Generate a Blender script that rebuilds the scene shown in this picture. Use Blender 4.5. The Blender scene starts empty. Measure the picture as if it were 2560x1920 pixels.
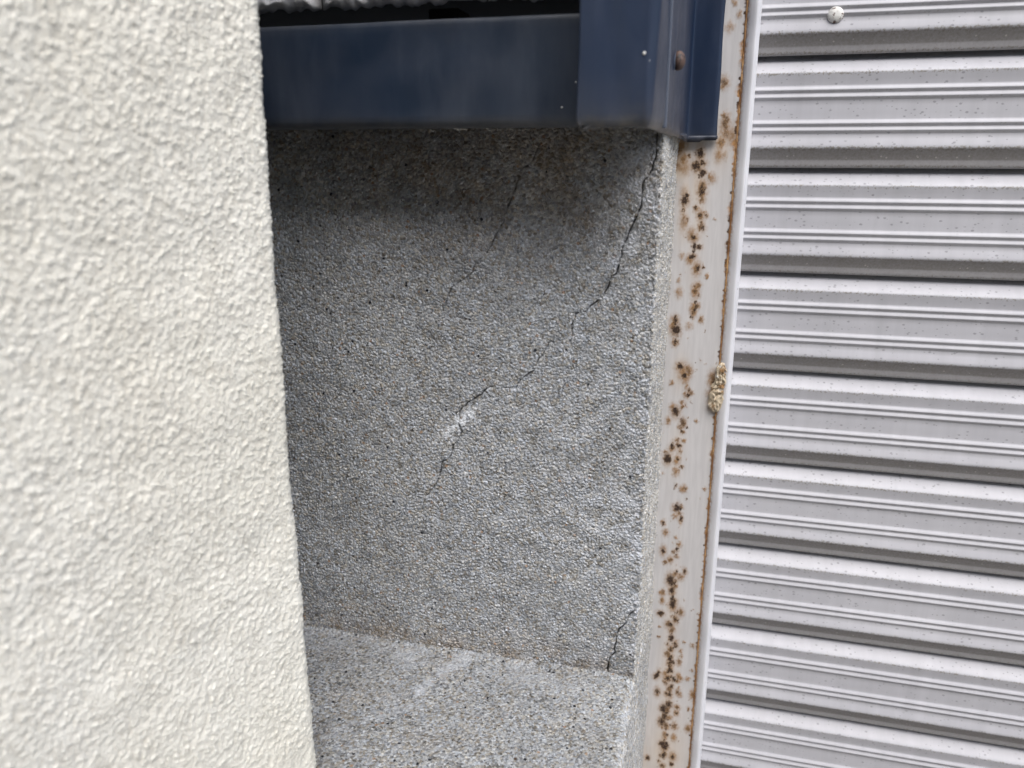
import bpy, bmesh, math, random
import numpy as np
from mathutils import Matrix, Vector
random.seed(4)
rng = np.random.default_rng(11)
S = bpy.context.scene
C = S.collection
R = math.radians

# ------------------------------------------------------------------ camera
F = 1966.6 / 2560
YAW, PITCH, ROLL = R(14.593), R(15.732), R(0.155)
CAM = np.array([0.0349, -0.4570, 0.3320])
fw = np.array([-math.sin(YAW) * math.cos(PITCH), math.cos(YAW) * math.cos(PITCH), -math.sin(PITCH)])
rt = np.array([math.cos(YAW), math.sin(YAW), 0.0])
up = np.cross(rt, fw)
rt, up = rt * math.cos(ROLL) + up * math.sin(ROLL), up * math.cos(ROLL) - rt * math.sin(ROLL)
cam = bpy.data.cameras.new('camera')
cam.sensor_width = 36
cam.lens = 36 * F
cam.clip_start = 0.01
cam.clip_end = 500
cam.dof.use_dof = True
cam.dof.focus_distance = 0.53
cam.dof.aperture_fstop = 8.5
co = bpy.data.objects.new('camera', cam)
C.objects.link(co)
co.matrix_world = Matrix(((rt[0], up[0], -fw[0], CAM[0]), (rt[1], up[1], -fw[1], CAM[1]),
                          (rt[2], up[2], -fw[2], CAM[2]), (0, 0, 0, 1)))
S.camera = co

# ------------------------------------------------------------------ light
SUN_AZ, SUN_EL = R(147), R(55)          # azimuth clockwise from +y: the light stands to the right, behind the viewer
w = bpy.data.worlds.new('World')
S.world = w
w.use_nodes = True
nt = w.node_tree
sky = nt.nodes.new('ShaderNodeTexSky')
sky.sky_type = 'NISHITA'
sky.sun_disc = False
sky.sun_elevation = SUN_EL
sky.sun_rotation = SUN_AZ
sky.air_density = 1.0
sky.dust_density = 2.0
sky.ozone_density = 1.0
nt.nodes['Background'].inputs[1].default_value = 0.11
nt.links.new(sky.outputs[0], nt.nodes['Background'].inputs[0])
sun = bpy.data.lights.new('sun', 'SUN')
sun.energy = 1.4
sun.angle = R(50)
sun.color = (1.0, 0.985, 0.96)
so = bpy.data.objects.new('sun', sun)
C.objects.link(so)
sd = Vector((math.sin(SUN_AZ) * math.cos(SUN_EL), math.cos(SUN_AZ) * math.cos(SUN_EL), math.sin(SUN_EL)))
so.rotation_euler = sd.to_track_quat('Z', 'Y').to_euler()
so.location = sd * 5
S.view_settings.view_transform = 'Standard'
S.view_settings.look = 'None'
S.view_settings.gamma = 1
S.view_settings.exposure = 1.28
S.view_settings.use_curve_mapping = False
S.render.engine = 'CYCLES'
cy = S.cycles
cy.use_adaptive_sampling = True
cy.adaptive_threshold = 0.015
cy.max_bounces = 5
cy.diffuse_bounces = 3
cy.glossy_bounces = 2
cy.transmission_bounces = 0
cy.caustics_reflective = False
cy.caustics_refractive = False

# ------------------------------------------------------------------ measured sizes (metres, origin at the foot of the mortar corner)
YJ = 0.139            # jamb plate
XG, XR = 0.0415, 0.0496
YG = 0.159            # plane of the gaps between slats
Z0, PITCH_S = 0.4029, 0.075
YB, ZBT, ZBB = -0.0572, 0.4003, 0.3513
XPL, XPR, YP = -0.0318, 0.003, -0.0889
XD1, XD2, YD = 0.0074, 0.0273, 0.133
GROUND = -0.42


def ray(px, py):
    d = fw + rt * (px - 1280) / (F * 2560) + up * (960 - py) / (F * 2560)
    return d


def on_y(px, py, y):
    d = ray(px, py)
    return CAM + d * ((y - CAM[1]) / d[1])


def on_z(px, py, z):
    d = ray(px, py)
    return CAM + d * ((z - CAM[2]) / d[2])


def on_x(px, py, x):
    d = ray(px, py)
    return CAM + d * ((x - CAM[0]) / d[0])


# ------------------------------------------------------------------ helpers
def link(o, parent=None):
    C.objects.link(o)
    if parent is not None:
        o.parent = parent
    return o


def tag(o, label=None, cat=None, group=None, kind=None):
    if label: o['label'] = label
    if cat: o['category'] = cat
    if group: o['group'] = group
    if kind: o['kind'] = kind
    return o


def empty(name, loc=(0, 0, 0)):
    o = bpy.data.objects.new(name, None)
    o.location = loc
    o.empty_display_size = 0.05
    return link(o)


def mesh_np(name, V, Q, mat, parent=None, attrs=None, smooth=True):
    """V (n,3), Q (m,4) quads"""
    me = bpy.data.meshes.new(name)
    V = np.ascontiguousarray(V, np.float32)
    Q = np.ascontiguousarray(Q, np.int32)
    me.vertices.add(len(V))
    me.vertices.foreach_set('co', V.ravel())
    k = Q.shape[1]
    me.loops.add(Q.size)
    me.loops.foreach_set('vertex_index', Q.ravel())
    me.polygons.add(len(Q))
    me.polygons.foreach_set('loop_start', np.arange(len(Q), dtype=np.int32) * k)
    me.polygons.foreach_set('loop_total', np.full(len(Q), k, np.int32))
    me.update(calc_edges=True)
    if smooth:
        me.polygons.foreach_set('use_smooth', np.ones(len(Q), bool))
    for a, val in (attrs or {}).items():
        at = me.attributes.new(a, 'FLOAT', 'POINT')
        at.data.foreach_set('value', np.ascontiguousarray(val, np.float32).ravel())
    me.materials.append(mat)
    me.validate()
    o = bpy.data.objects.new(name, me)
    return link(o, parent)


def grid(name, P, mat, parent=None, attrs=None, keep=None, flip=False, smooth=True):
    ny, nx = P.shape[:2]
    i = np.arange(ny * nx).reshape(ny, nx)
    Q = np.stack([i[:-1, :-1], i[:-1, 1:], i[1:, 1:], i[1:, :-1]], -1)
    if flip:
        Q = Q[..., ::-1]
    Q = Q.reshape(-1, 4)
    if keep is not None:
        Q = Q[keep[:-1, :-1].ravel()]
    return mesh_np(name, P.reshape(-1, 3), Q, mat, parent, attrs, smooth)


def bm_obj(name, bm, mat, parent=None, smooth=False, bevel=0):
    if bevel:
        bmesh.ops.bevel(bm, geom=bm.edges[:], offset=bevel, segments=3, affect='EDGES', profile=0.5)
    bmesh.ops.recalc_face_normals(bm, faces=bm.faces[:])
    me = bpy.data.meshes.new(name)
    bm.to_mesh(me)
    bm.free()
    if smooth:
        for p in me.polygons: p.use_smooth = True
    me.materials.append(mat)
    return link(bpy.data.objects.new(name, me), parent)


def box(bm, x0, x1, y0, y1, z0, z1):
    v = [bm.verts.new((x, y, z)) for z in (z0, z1) for y in (y0, y1) for x in (x0, x1)]
    for f in ((0, 2, 3, 1), (4, 5, 7, 6), (0, 1, 5, 4), (2, 6, 7, 3), (0, 4, 6, 2), (1, 3, 7, 5)):
        bm.faces.new([v[i] for i in f])


def fnoise(shape, step, lam, bw=0.45, aniso=(1, 1)):
    """band-passed random field, unit variance; step metres per cell, lam wavelength in metres"""
    ny, nx = shape
    n = rng.standard_normal((ny, nx)).astype(np.float32)
    fy = np.fft.fftfreq(ny, step)[:, None] * aniso[0]
    fx = np.fft.rfftfreq(nx, step)[None, :] * aniso[1]
    f = np.sqrt(fx * fx + fy * fy) + 1e-9
    H = np.exp(-(np.log(f * lam) / bw) ** 2 / 2)
    r = np.fft.irfft2(np.fft.rfft2(n) * H, s=(ny, nx))
    return (r / r.std()).astype(np.float32)


def seg_dist(u, v, pts):
    """distance of grid points to a polyline, evaluated only near it; also position along it"""
    D = np.full(u.shape, 9.0, np.float32)
    for (a, b) in zip(pts[:-1], pts[1:]):
        m = 0.006
        x0, x1 = min(a[0], b[0]) - m, max(a[0], b[0]) + m
        y0, y1 = min(a[1], b[1]) - m, max(a[1], b[1]) + m
        sel = (u > x0) & (u < x1) & (v > y0) & (v < y1)
        if not sel.any(): continue
        uu, vv = u[sel], v[sel]
        dx, dy = b[0] - a[0], b[1] - a[1]
        t = np.clip(((uu - a[0]) * dx + (vv - a[1]) * dy) / (dx * dx + dy * dy + 1e-12), 0, 1)
        d = np.hypot(uu - a[0] - t * dx, vv - a[1] - t * dy)
        D[sel] = np.minimum(D[sel], d)
    return D


def rough_line(pts, amp, n=4):
    """break a polyline into short jittered steps"""
    out = [pts[0]]
    for a, b in zip(pts[:-1], pts[1:]):
        L = math.hypot(b[0] - a[0], b[1] - a[1])
        k = max(1, int(L / 0.0022))
        for i in range(1, k + 1):
            t = i / k
            j = amp if i < k else 0
            out.append((a[0] + (b[0] - a[0]) * t + random.uniform(-j, j), a[1] + (b[1] - a[1]) * t + random.uniform(-j, j)))
    return out


# ------------------------------------------------------------------ materials
class M:
    def __init__(s, name):
        s.m = bpy.data.materials.new(name)
        s.m.use_nodes = True
        s.t = s.m.node_tree
        s.cache = {}
        s.b = s.t.nodes['Principled BSDF']
        s.pos = s.t.nodes.new('ShaderNodeNewGeometry').outputs['Position']

    def n(s, typ, **kw):
        nd = s.t.nodes.new(typ)
        for k, v in kw.items():
            if k.startswith('i_'):
                key = k[2:]
                nd.inputs[int(key) if key.isdigit() else key].default_value = v
            else:
                setattr(nd, k, v)
        return nd

    def l(s, a, b): s.t.links.new(a, b)

    def noise(s, scale, detail=4, rough=0.55, vec=None, stretch=None):
        key = (scale, detail, rough, stretch)
        if vec is None and key in s.cache: return s.cache[key]
        nd = s.n('ShaderNodeTexNoise')
        if vec is None: s.cache[key] = nd.outputs['Fac']
        nd.inputs['Scale'].default_value = scale
        nd.inputs['Detail'].default_value = detail
        nd.inputs['Roughness'].default_value = rough
        v = vec or s.pos
        if stretch:
            mp = s.n('ShaderNodeMapping')
            mp.inputs['Scale'].default_value = stretch
            s.l(v, mp.inputs[0]); v = mp.outputs[0]
        s.l(v, nd.inputs['Vector'])
        return nd.outputs['Fac']

    def vor(s, scale, feat='F1', out='Color', vec=None, rnd=1.0):
        key = (scale, feat, rnd, id(vec))
        if key in s.cache: return s.cache[key].outputs[out]
        nd = s.n('ShaderNodeTexVoronoi', feature=feat)
        s.cache[key] = nd
        nd.inputs['Scale'].default_value = scale
        nd.inputs['Randomness'].default_value = rnd
        s.l(vec or s.pos, nd.inputs['Vector'])
        return nd.outputs[out]

    def ramp(s, x, stops):
        nd = s.n('ShaderNodeValToRGB')
        cr = nd.color_ramp
        while len(cr.elements) < len(stops): cr.elements.new(0.5)
        for e, (p, c) in zip(cr.elements, stops):
            e.position = p
            e.color = (c, c, c, 1) if isinstance(c, (int, float)) else (*c, 1)
        s.l(x, nd.inputs[0])
        return nd.outputs[0]

    def mix(s, fac, a, b, mode='MIX'):
        nd = s.n('ShaderNodeMix', data_type='RGBA', blend_type=mode)
        for i, v in ((0, fac), (6, a), (7, b)):
            if hasattr(v, 'links'): s.l(v, nd.inputs[i])
            elif isinstance(v, (int, float)): nd.inputs[i].default_value = v if i == 0 else (v, v, v, 1)
            else: nd.inputs[i].default_value = (*v, 1)
        return nd.outputs[2]

    def math(s, op, a, b=None, clamp=False):
        nd = s.n('ShaderNodeMath', operation=op, use_clamp=clamp)
        for i, v in enumerate((a, b)):
            if v is None: continue
            if hasattr(v, 'links'): s.l(v, nd.inputs[i])
            else: nd.inputs[i].default_value = v
        return nd.outputs[0]

    def sep(s, v):
        nd = s.n('ShaderNodeSeparateXYZ'); s.l(v, nd.inputs[0]); return nd.outputs

    def red(s, c):
        nd = s.n('ShaderNodeSeparateColor'); s.l(c, nd.inputs[0]); return nd.outputs

    def attr(s, name):
        return s.n('ShaderNodeAttribute', attribute_name=name).outputs['Fac']

    def bump(s, h, dist, strength=1.0, chain=None):
        nd = s.n('ShaderNodeBump')
        nd.inputs['Distance'].default_value = dist
        nd.inputs['Strength'].default_value = strength
        s.l(h, nd.inputs['Height'])
        if chain: s.l(chain, nd.inputs['Normal'])
        return nd.outputs[0]

    def set(s, col=None, rough=None, norm=None, **kw):
        for k, v in (('Base Color', col), ('Roughness', rough), ('Normal', norm)):
            if v is None: continue
            if hasattr(v, 'links'): s.l(v, s.b.inputs[k])
            else: s.b.inputs[k].default_value = (*v, 1) if k == 'Base Color' else v
        for k, v in kw.items(): s.b.inputs[k].default_value = v
        return s.m


def mat_mortar():
    m = M('mortar')
    cell = m.vor(570)
    ch = m.red(cell)
    sand = m.ramp(ch[0], [(0.0, 0.29), (0.25, 0.42), (0.6, 0.51), (0.85, 0.58), (1.0, 0.74)])
    tint = m.ramp(ch[1], [(0.0, (0.62, 0.56, 0.48)), (0.14, (0.9, 0.86, 0.78)), (0.3, (0.98, 0.98, 0.97)), (1.0, (0.94, 1.0, 1.09))])
    loose = m.ramp(m.red(m.vor(760))[0], [(0.0, 0.10), (0.18, 0.30), (0.5, 0.47), (0.85, 0.62), (1.0, 0.85)])
    sand = m.mix(m.attr('grit'), sand, loose)
    c = m.mix(1.0, sand, tint, 'MULTIPLY')
    # scattered black and rust-coloured grains
    big = m.red(m.vor(360))
    dk = m.ramp(m.math('ADD', big[0], m.math('MULTIPLY', m.attr('grit'), 0.022)), [(0.0, 0), (0.984, 0), (0.988, 1), (1, 1)])
    near = m.ramp(m.vor(360, out='Distance'), [(0.0, 1), (0.30, 1), (0.42, 0), (1, 0)])
    c = m.mix(m.math('MULTIPLY', dk, near), c, (0.018, 0.02, 0.028))
    tn = m.ramp(big[1], [(0.0, 0), (0.975, 0), (0.984, 0.75), (1, 0.75)])
    c = m.mix(m.math('MULTIPLY', tn, near), c, (0.42, 0.26, 0.15))
    wt = m.ramp(big[2], [(0.0, 0), (0.970, 0), (0.98, 0.7), (1, 0.7)])
    c = m.mix(m.math('MULTIPLY', wt, near), c, (0.68, 0.66, 0.60))
    # cloudy cement tone
    cl = m.ramp(m.noise(9, 5, 0.6), [(0.25, 0.84), (0.75, 1.12)])
    c = m.mix(1.0, c, cl, 'MULTIPLY')
    # attributes: iron-brown water stain, dirt with painted shade, lime bloom with painted light
    fine = m.noise(900, 2)
    sm = m.math('MULTIPLY', m.attr('stain'), m.ramp(fine, [(0.3, 0.6), (0.7, 1.0)]))
    c = m.mix(sm, c, m.mix(1.0, c, (0.74, 0.56, 0.38), 'MULTIPLY'))
    c = m.mix(m.attr('dirt_shade'), c, m.mix(1.0, c, (0.30, 0.29, 0.28), 'MULTIPLY'))
    lm = m.math('MULTIPLY', m.attr('lime_light'), m.ramp(m.noise(700, 3), [(0.3, 0.55), (0.65, 1.0)]))
    c = m.mix(lm, c, m.mix(0.72, c, (0.70, 0.73, 0.79)))
    c = m.mix(m.attr('grit'), c, m.mix(1.0, c, (0.68, 0.68, 0.665), 'MULTIPLY'))
    c = m.mix(m.attr('pale'), c, m.mix(1.0, m.mix(0.25, c, (0.5, 0.48, 0.44)), (1.42, 1.39, 1.31), 'MULTIPLY'))  # sky light on right-facing sides, put into the albedo
    c = m.mix(m.math('MULTIPLY', m.attr('chalk'), m.ramp(m.noise(620, 3), [(0.3, 0.6), (0.55, 1.0)])), c, (0.88, 0.91, 0.94))
    c = m.mix(m.attr('crack'), c, (0.012, 0.011, 0.010))
    h = m.math('ADD', m.math('MULTIPLY', m.vor(570, out='Distance'), -0.8), m.math('MULTIPLY', m.noise(1500, 2), 0.7))
    b = m.bump(h, 0.0013, 1.0)
    return m.set(c, 0.92, b, **{'Specular IOR Level': 0.25})


def mat_stucco():
    m = M('stucco')
    c = m.mix(m.ramp(m.noise(6, 4, 0.6), [(0.3, 0), (0.7, 1)]), (0.79, 0.762, 0.665), (0.84, 0.817, 0.735))
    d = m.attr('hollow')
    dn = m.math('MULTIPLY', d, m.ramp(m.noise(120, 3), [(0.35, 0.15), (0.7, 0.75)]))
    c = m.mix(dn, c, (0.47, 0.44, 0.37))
    gm = m.ramp(m.noise(16, 5, 0.65, stretch=(1, 1, 0.35)), [(0.5, 0), (0.8, 0.3)])
    c = m.mix(gm, c, (0.60, 0.55, 0.44))
    sp = m.red(m.vor(90))[0]
    dot = m.math('MULTIPLY', m.ramp(sp, [(0, 0), (0.965, 0), (0.975, 0.5), (1, 0.5)]),
                 m.ramp(m.vor(90, out='Distance'), [(0, 1), (0.08, 0.9), (0.16, 0), (1, 0)]))
    c = m.mix(dot, c, (0.30, 0.28, 0.24))
    b = m.bump(m.noise(760, 3, 0.65), 0.0006, 0.8)
    return m.set(c, 0.85, b, **{'Specular IOR Level': 0.3})


def mat_jamb():
    m = M('painted_steel_rusted')
    c = m.mix(m.ramp(m.noise(14, 4), [(0.3, 0), (0.7, 1)]), (0.535, 0.522, 0.52), (0.585, 0.572, 0.568))
    gr = m.ramp(m.noise(60, 4, 0.6, stretch=(6, 6, 0.5)), [(0.4, 0.94), (0.6, 1.02)])
    c = m.mix(1.0, c, gr, 'MULTIPLY')
    wob = m.noise(520, 4, 0.7)
    wob2 = m.noise(1300, 3, 0.6)
    yel = m.attr('wash')
    c = m.mix(m.math('MULTIPLY', yel, m.ramp(m.noise(45, 4), [(0.25, 0.35), (0.75, 1.0)])), c, (0.62, 0.44, 0.25))
    h = m.math('MULTIPLY', m.attr('halo'), m.ramp(wob, [(0.28, 0.65), (0.62, 1.25)]), clamp=True)
    c = m.mix(m.ramp(h, [(0.03, 0), (0.28, 0.36), (0.75, 0.85), (1, 0.95)]), c, m.mix(wob2, (0.39, 0.225, 0.085), (0.19, 0.09, 0.03)))
    k = m.math('MULTIPLY', m.attr('core'), m.ramp(wob2, [(0.3, 0.6), (0.62, 1.25)]), clamp=True)
    c = m.mix(m.ramp(k, [(0.15, 0), (0.72, 1)]), c, m.mix(wob, (0.060, 0.032, 0.018), (0.020, 0.014, 0.013)))
    s = m.math('MULTIPLY', m.attr('seam'), m.ramp(m.noise(240, 4, 0.7), [(0.3, 0.4), (0.6, 1.25)]), clamp=True)
    c = m.mix(m.ramp(s, [(0.1, 0), (0.8, 0.95)]), c, m.mix(m.ramp(m.noise(160, 4), [(0.35, 0), (0.65, 1)]), (0.55, 0.30, 0.12), (0.11, 0.05, 0.025)))
    sp = m.red(m.vor(210))[0]
    dot = m.math('MULTIPLY', m.ramp(sp, [(0, 0), (0.975, 0), (0.98, 0.8), (1, 0.8)]), m.ramp(m.vor(210, out='Distance'), [(0, 1), (0.08, 0.9), (0.15, 0), (1, 0)]))
    c = m.mix(dot, c, (0.12, 0.09, 0.07))
    rr = m.ramp(h, [(0.0, 0.42), (0.5, 0.85)])
    bh = m.math('ADD', m.math('MULTIPLY', h, wob2), m.math('MULTIPLY', m.noise(70, 3), 0.12))
    return m.set(c, rr, m.bump(bh, 0.0006, 0.8), **{'Specular IOR Level': 0.4})


def mat_rail():
    m = M('rail_white_paint')
    c = m.mix(m.ramp(m.noise(20, 4), [(0.3, 0), (0.7, 1)]), (0.62, 0.62, 0.65), (0.68, 0.68, 0.70))
    sp = m.red(m.vor(260))[0]
    dot = m.math('MULTIPLY', m.ramp(sp, [(0, 0), (0.96, 0), (0.97, 0.6), (1, 0.6)]), m.ramp(m.vor(260, out='Distance'), [(0, 1), (0.1, 0.9), (0.2, 0), (1, 0)]))
    c = m.mix(dot, c, (0.3, 0.29, 0.28))
    c = m.mix(m.math('MULTIPLY', m.attr('seam'), m.ramp(m.noise(300, 4, 0.7), [(0.4, 0.0), (0.6, 1.0)])), c, (0.36, 0.17, 0.06))
    return m.set(c, 0.33, m.bump(m.noise(120, 3), 0.0003, 0.25))


def mat_slat():
    m = M('shutter_slat_paint')
    c = m.mix(m.ramp(m.noise(5, 4), [(0.3, 0), (0.7, 1)]), (0.452, 0.450, 0.476), (0.502, 0.500, 0.524))
    c = m.mix(1.0, c, m.ramp(m.noise(30, 5, 0.65, stretch=(3, 1, 0.25)), [(0.3, 0.93), (0.7, 1.04)]), 'MULTIPLY')
    # dust held in the folds, broken up into grains
    g = m.noise(620, 3, 0.65)
    g2 = m.noise(1400, 2, 0.6)
    lf = m.ramp(m.noise(11, 3, 0.6, stretch=(0.5, 1, 1)), [(0.3, 0.6), (0.7, 1.0)])
    dd = m.math('MULTIPLY', m.attr('dirt'), lf)
    dirt = m.math('ADD', dd, m.math('MULTIPLY', m.math('SUBTRACT', g, 0.5), 1.7))
    c = m.mix(m.ramp(dirt, [(0.42, 0), (0.60, 0.85)]), c, m.mix(g2, (0.20, 0.185, 0.155), (0.34, 0.32, 0.285)))
    dust_shade = m.attr('dust_shade')
    c = m.mix(m.math('MULTIPLY', dust_shade, m.ramp(g, [(0.2, 0.55), (0.8, 0.9)])), c, (0.175, 0.160, 0.140))
    # pale grit on the dusty underside
    pv = m.red(m.vor(330))[1]
    pd = m.math('MULTIPLY', m.ramp(pv, [(0, 0), (0.84, 0), (0.86, 0.8), (1, 0.8)]), m.ramp(m.vor(330, out='Distance'), [(0, 1), (0.13, 1), (0.26, 0), (1, 0)]))
    c = m.mix(m.math('MULTIPLY', pd, dust_shade), c, (0.50, 0.48, 0.44))
    # rain spots, denser beside the rail and on the upper folds
    xs = m.sep(m.pos)
    dens = m.ramp(xs[0], [(0.04, 0.0), (0.22, 0.16)])
    mp = m.n('ShaderNodeMapping'); mp.inputs['Scale'].default_value = (1.0, 1.2, 1.5)
    m.l(m.pos, mp.inputs[0]); mv = mp.outputs[0]
    for sc, lim in ((190, 0.42), (330, 0.62)):
        v = m.red(m.vor(sc, vec=mv))
        on = m.ramp(m.math('SUBTRACT', v[0], dens), [(0, 0), (lim, 0), (lim + 0.03, 0.75), (1, 0.75)])
        wob = m.math('ADD', m.vor(sc, out='Distance', vec=mv), m.math('MULTIPLY', m.math('SUBTRACT', g2, 0.5), 0.25))
        dot = m.math('MULTIPLY', on, m.ramp(wob, [(0, 1), (0.14, 1), (0.24, 0), (1, 0)]))
        dot = m.math('MULTIPLY', dot, m.attr('spot'))
        c = m.mix(dot, c, (0.25, 0.245, 0.26))
    b = m.bump(m.noise(40, 2, stretch=(0.3, 1, 1)), 0.0006, 0.25)
    return m.set(c, 0.5, b, Metallic=0.0, **{'Specular IOR Level': 0.35})


def mat_navy(name, col, rough, dust=0.12, streak=0.16):
    m = M(name)
    st = m.ramp(m.noise(26, 5, 0.6, stretch=(1.6, 1.6, 0.35)), [(0.42, 0), (0.72, 1)])
    c = m.mix(m.math('MULTIPLY', st, streak), col, (0.20, 0.22, 0.27))
    cl = m.ramp(m.noise(18, 5, 0.65), [(0.4, 0), (0.75, 1)])
    c = m.mix(m.math('MULTIPLY', cl, dust), c, (0.17, 0.16, 0.17))
    hm = m.math('MULTIPLY', m.attr('hem'), m.ramp(m.noise(120, 5, 0.7), [(0.25, 0.3), (0.7, 1.0)]))
    c = m.mix(hm, c, (0.13, 0.12, 0.10))
    for sc, lim, cc in ((95, 0.985, (0.6, 0.6, 0.6)), (260, 0.985, (0.42, 0.42, 0.42))):
        v = m.red(m.vor(sc))[0]
        dot = m.math('MULTIPLY', m.ramp(v, [(0, 0), (lim - .004, 0), (lim, 1), (1, 1)]), m.ramp(m.vor(sc, out='Distance'), [(0, 1), (0.06, 1), (0.1, 0), (1, 0)]))
        c = m.mix(dot, c, cc)
    rr = m.ramp(m.noise(30, 4, 0.6), [(0.3, rough - 0.06), (0.7, rough + 0.12)])
    b = m.bump(m.noise(22, 3, 0.5), 0.0012, 0.16)
    return m.set(c, rr, b, **{'Specular IOR Level': 0.32})


def mat_plain(name, col, rough=0.8, var=0.25, scale=60, bump=0.0):
    m = M(name)
    c = m.mix(1.0, col, m.ramp(m.noise(scale, 5, 0.65), [(0.25, 1 - var), (0.75, 1 + var)]), 'MULTIPLY')
    nb = m.bump(m.noise(scale * 2, 5, 0.6), bump, 0.8) if bump else None
    return m.set(c, rough, nb)


def mat_filler():
    m = M('flaked_filler')
    n1 = m.noise(160, 4, 0.65)
    c = m.mix(m.ramp(n1, [(0.50, 0), (0.60, 1)]), (0.58, 0.49, 0.36), (0.28, 0.16, 0.07))
    c = m.mix(m.ramp(m.noise(330, 4, 0.7), [(0.60, 0), (0.66, 1)]), c, (0.03, 0.022, 0.018))
    c = m.mix(m.ramp(m.noise(150, 3, 0.6), [(0.62, 0), (0.70, 0.9)]), c, (0.78, 0.77, 0.74))
    return m.set(c, 0.85, m.bump(n1, 0.001, 0.9))


def mat_bead():
    m = M('rusty_sealant')
    t = m.ramp(m.noise(70, 5, 0.7), [(0.36, 0), (0.62, 1)])
    c = m.mix(t, (0.62, 0.38, 0.18), (0.22, 0.10, 0.035))
    c = m.mix(m.ramp(m.noise(420, 3, 0.6), [(0.55, 0), (0.7, 0.8)]), c, (0.08, 0.04, 0.02))
    return m.set(c, 0.75, m.bump(m.noise(500, 3), 0.0004, 0.7))


def mat_screw(base, rust):
    m = M('screw_paint')
    n1 = m.noise(330, 4, 0.65)
    c = m.mix(m.ramp(n1, [(0.56, 0), (0.62, 1)]), base, rust)
    return m.set(c, 0.6, m.bump(n1, 0.0004, 0.8))


MORTAR = mat_mortar(); STUCCO = mat_stucco(); JAMB = mat_jamb(); RAIL = mat_rail(); SLAT = mat_slat()
BEAM = mat_navy('navy_flashing_paint', (0.011, 0.020, 0.038), 0.38, 0.10, 0.12)
POST = mat_navy('navy_trim_paint', (0.011, 0.022, 0.050), 0.40, 0.05, 0.05)
STONE = mat_plain('stone_cladding', (0.38, 0.38, 0.39), 0.9, 0.3, 70, 0.002)
DARK = mat_plain('sheathing', (0.03, 0.028, 0.026), 0.9)
ASPH = mat_plain('concrete_paving', (0.17, 0.155, 0.135), 0.95, 0.25, 25, 0.002)
SHEET = mat_plain('grey_sheet', (0.45, 0.45, 0.47), 0.5, 0.08, 20)

# ------------------------------------------------------------------ ground
bm = bmesh.new()
bmesh.ops.create_grid(bm, x_segments=4, y_segments=4, size=150)
g = bm_obj('ground', bm, ASPH)
g.location = (0, 0, GROUND)
tag(g, 'grey concrete paving in front of the shutter', None, None, 'structure')


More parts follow.
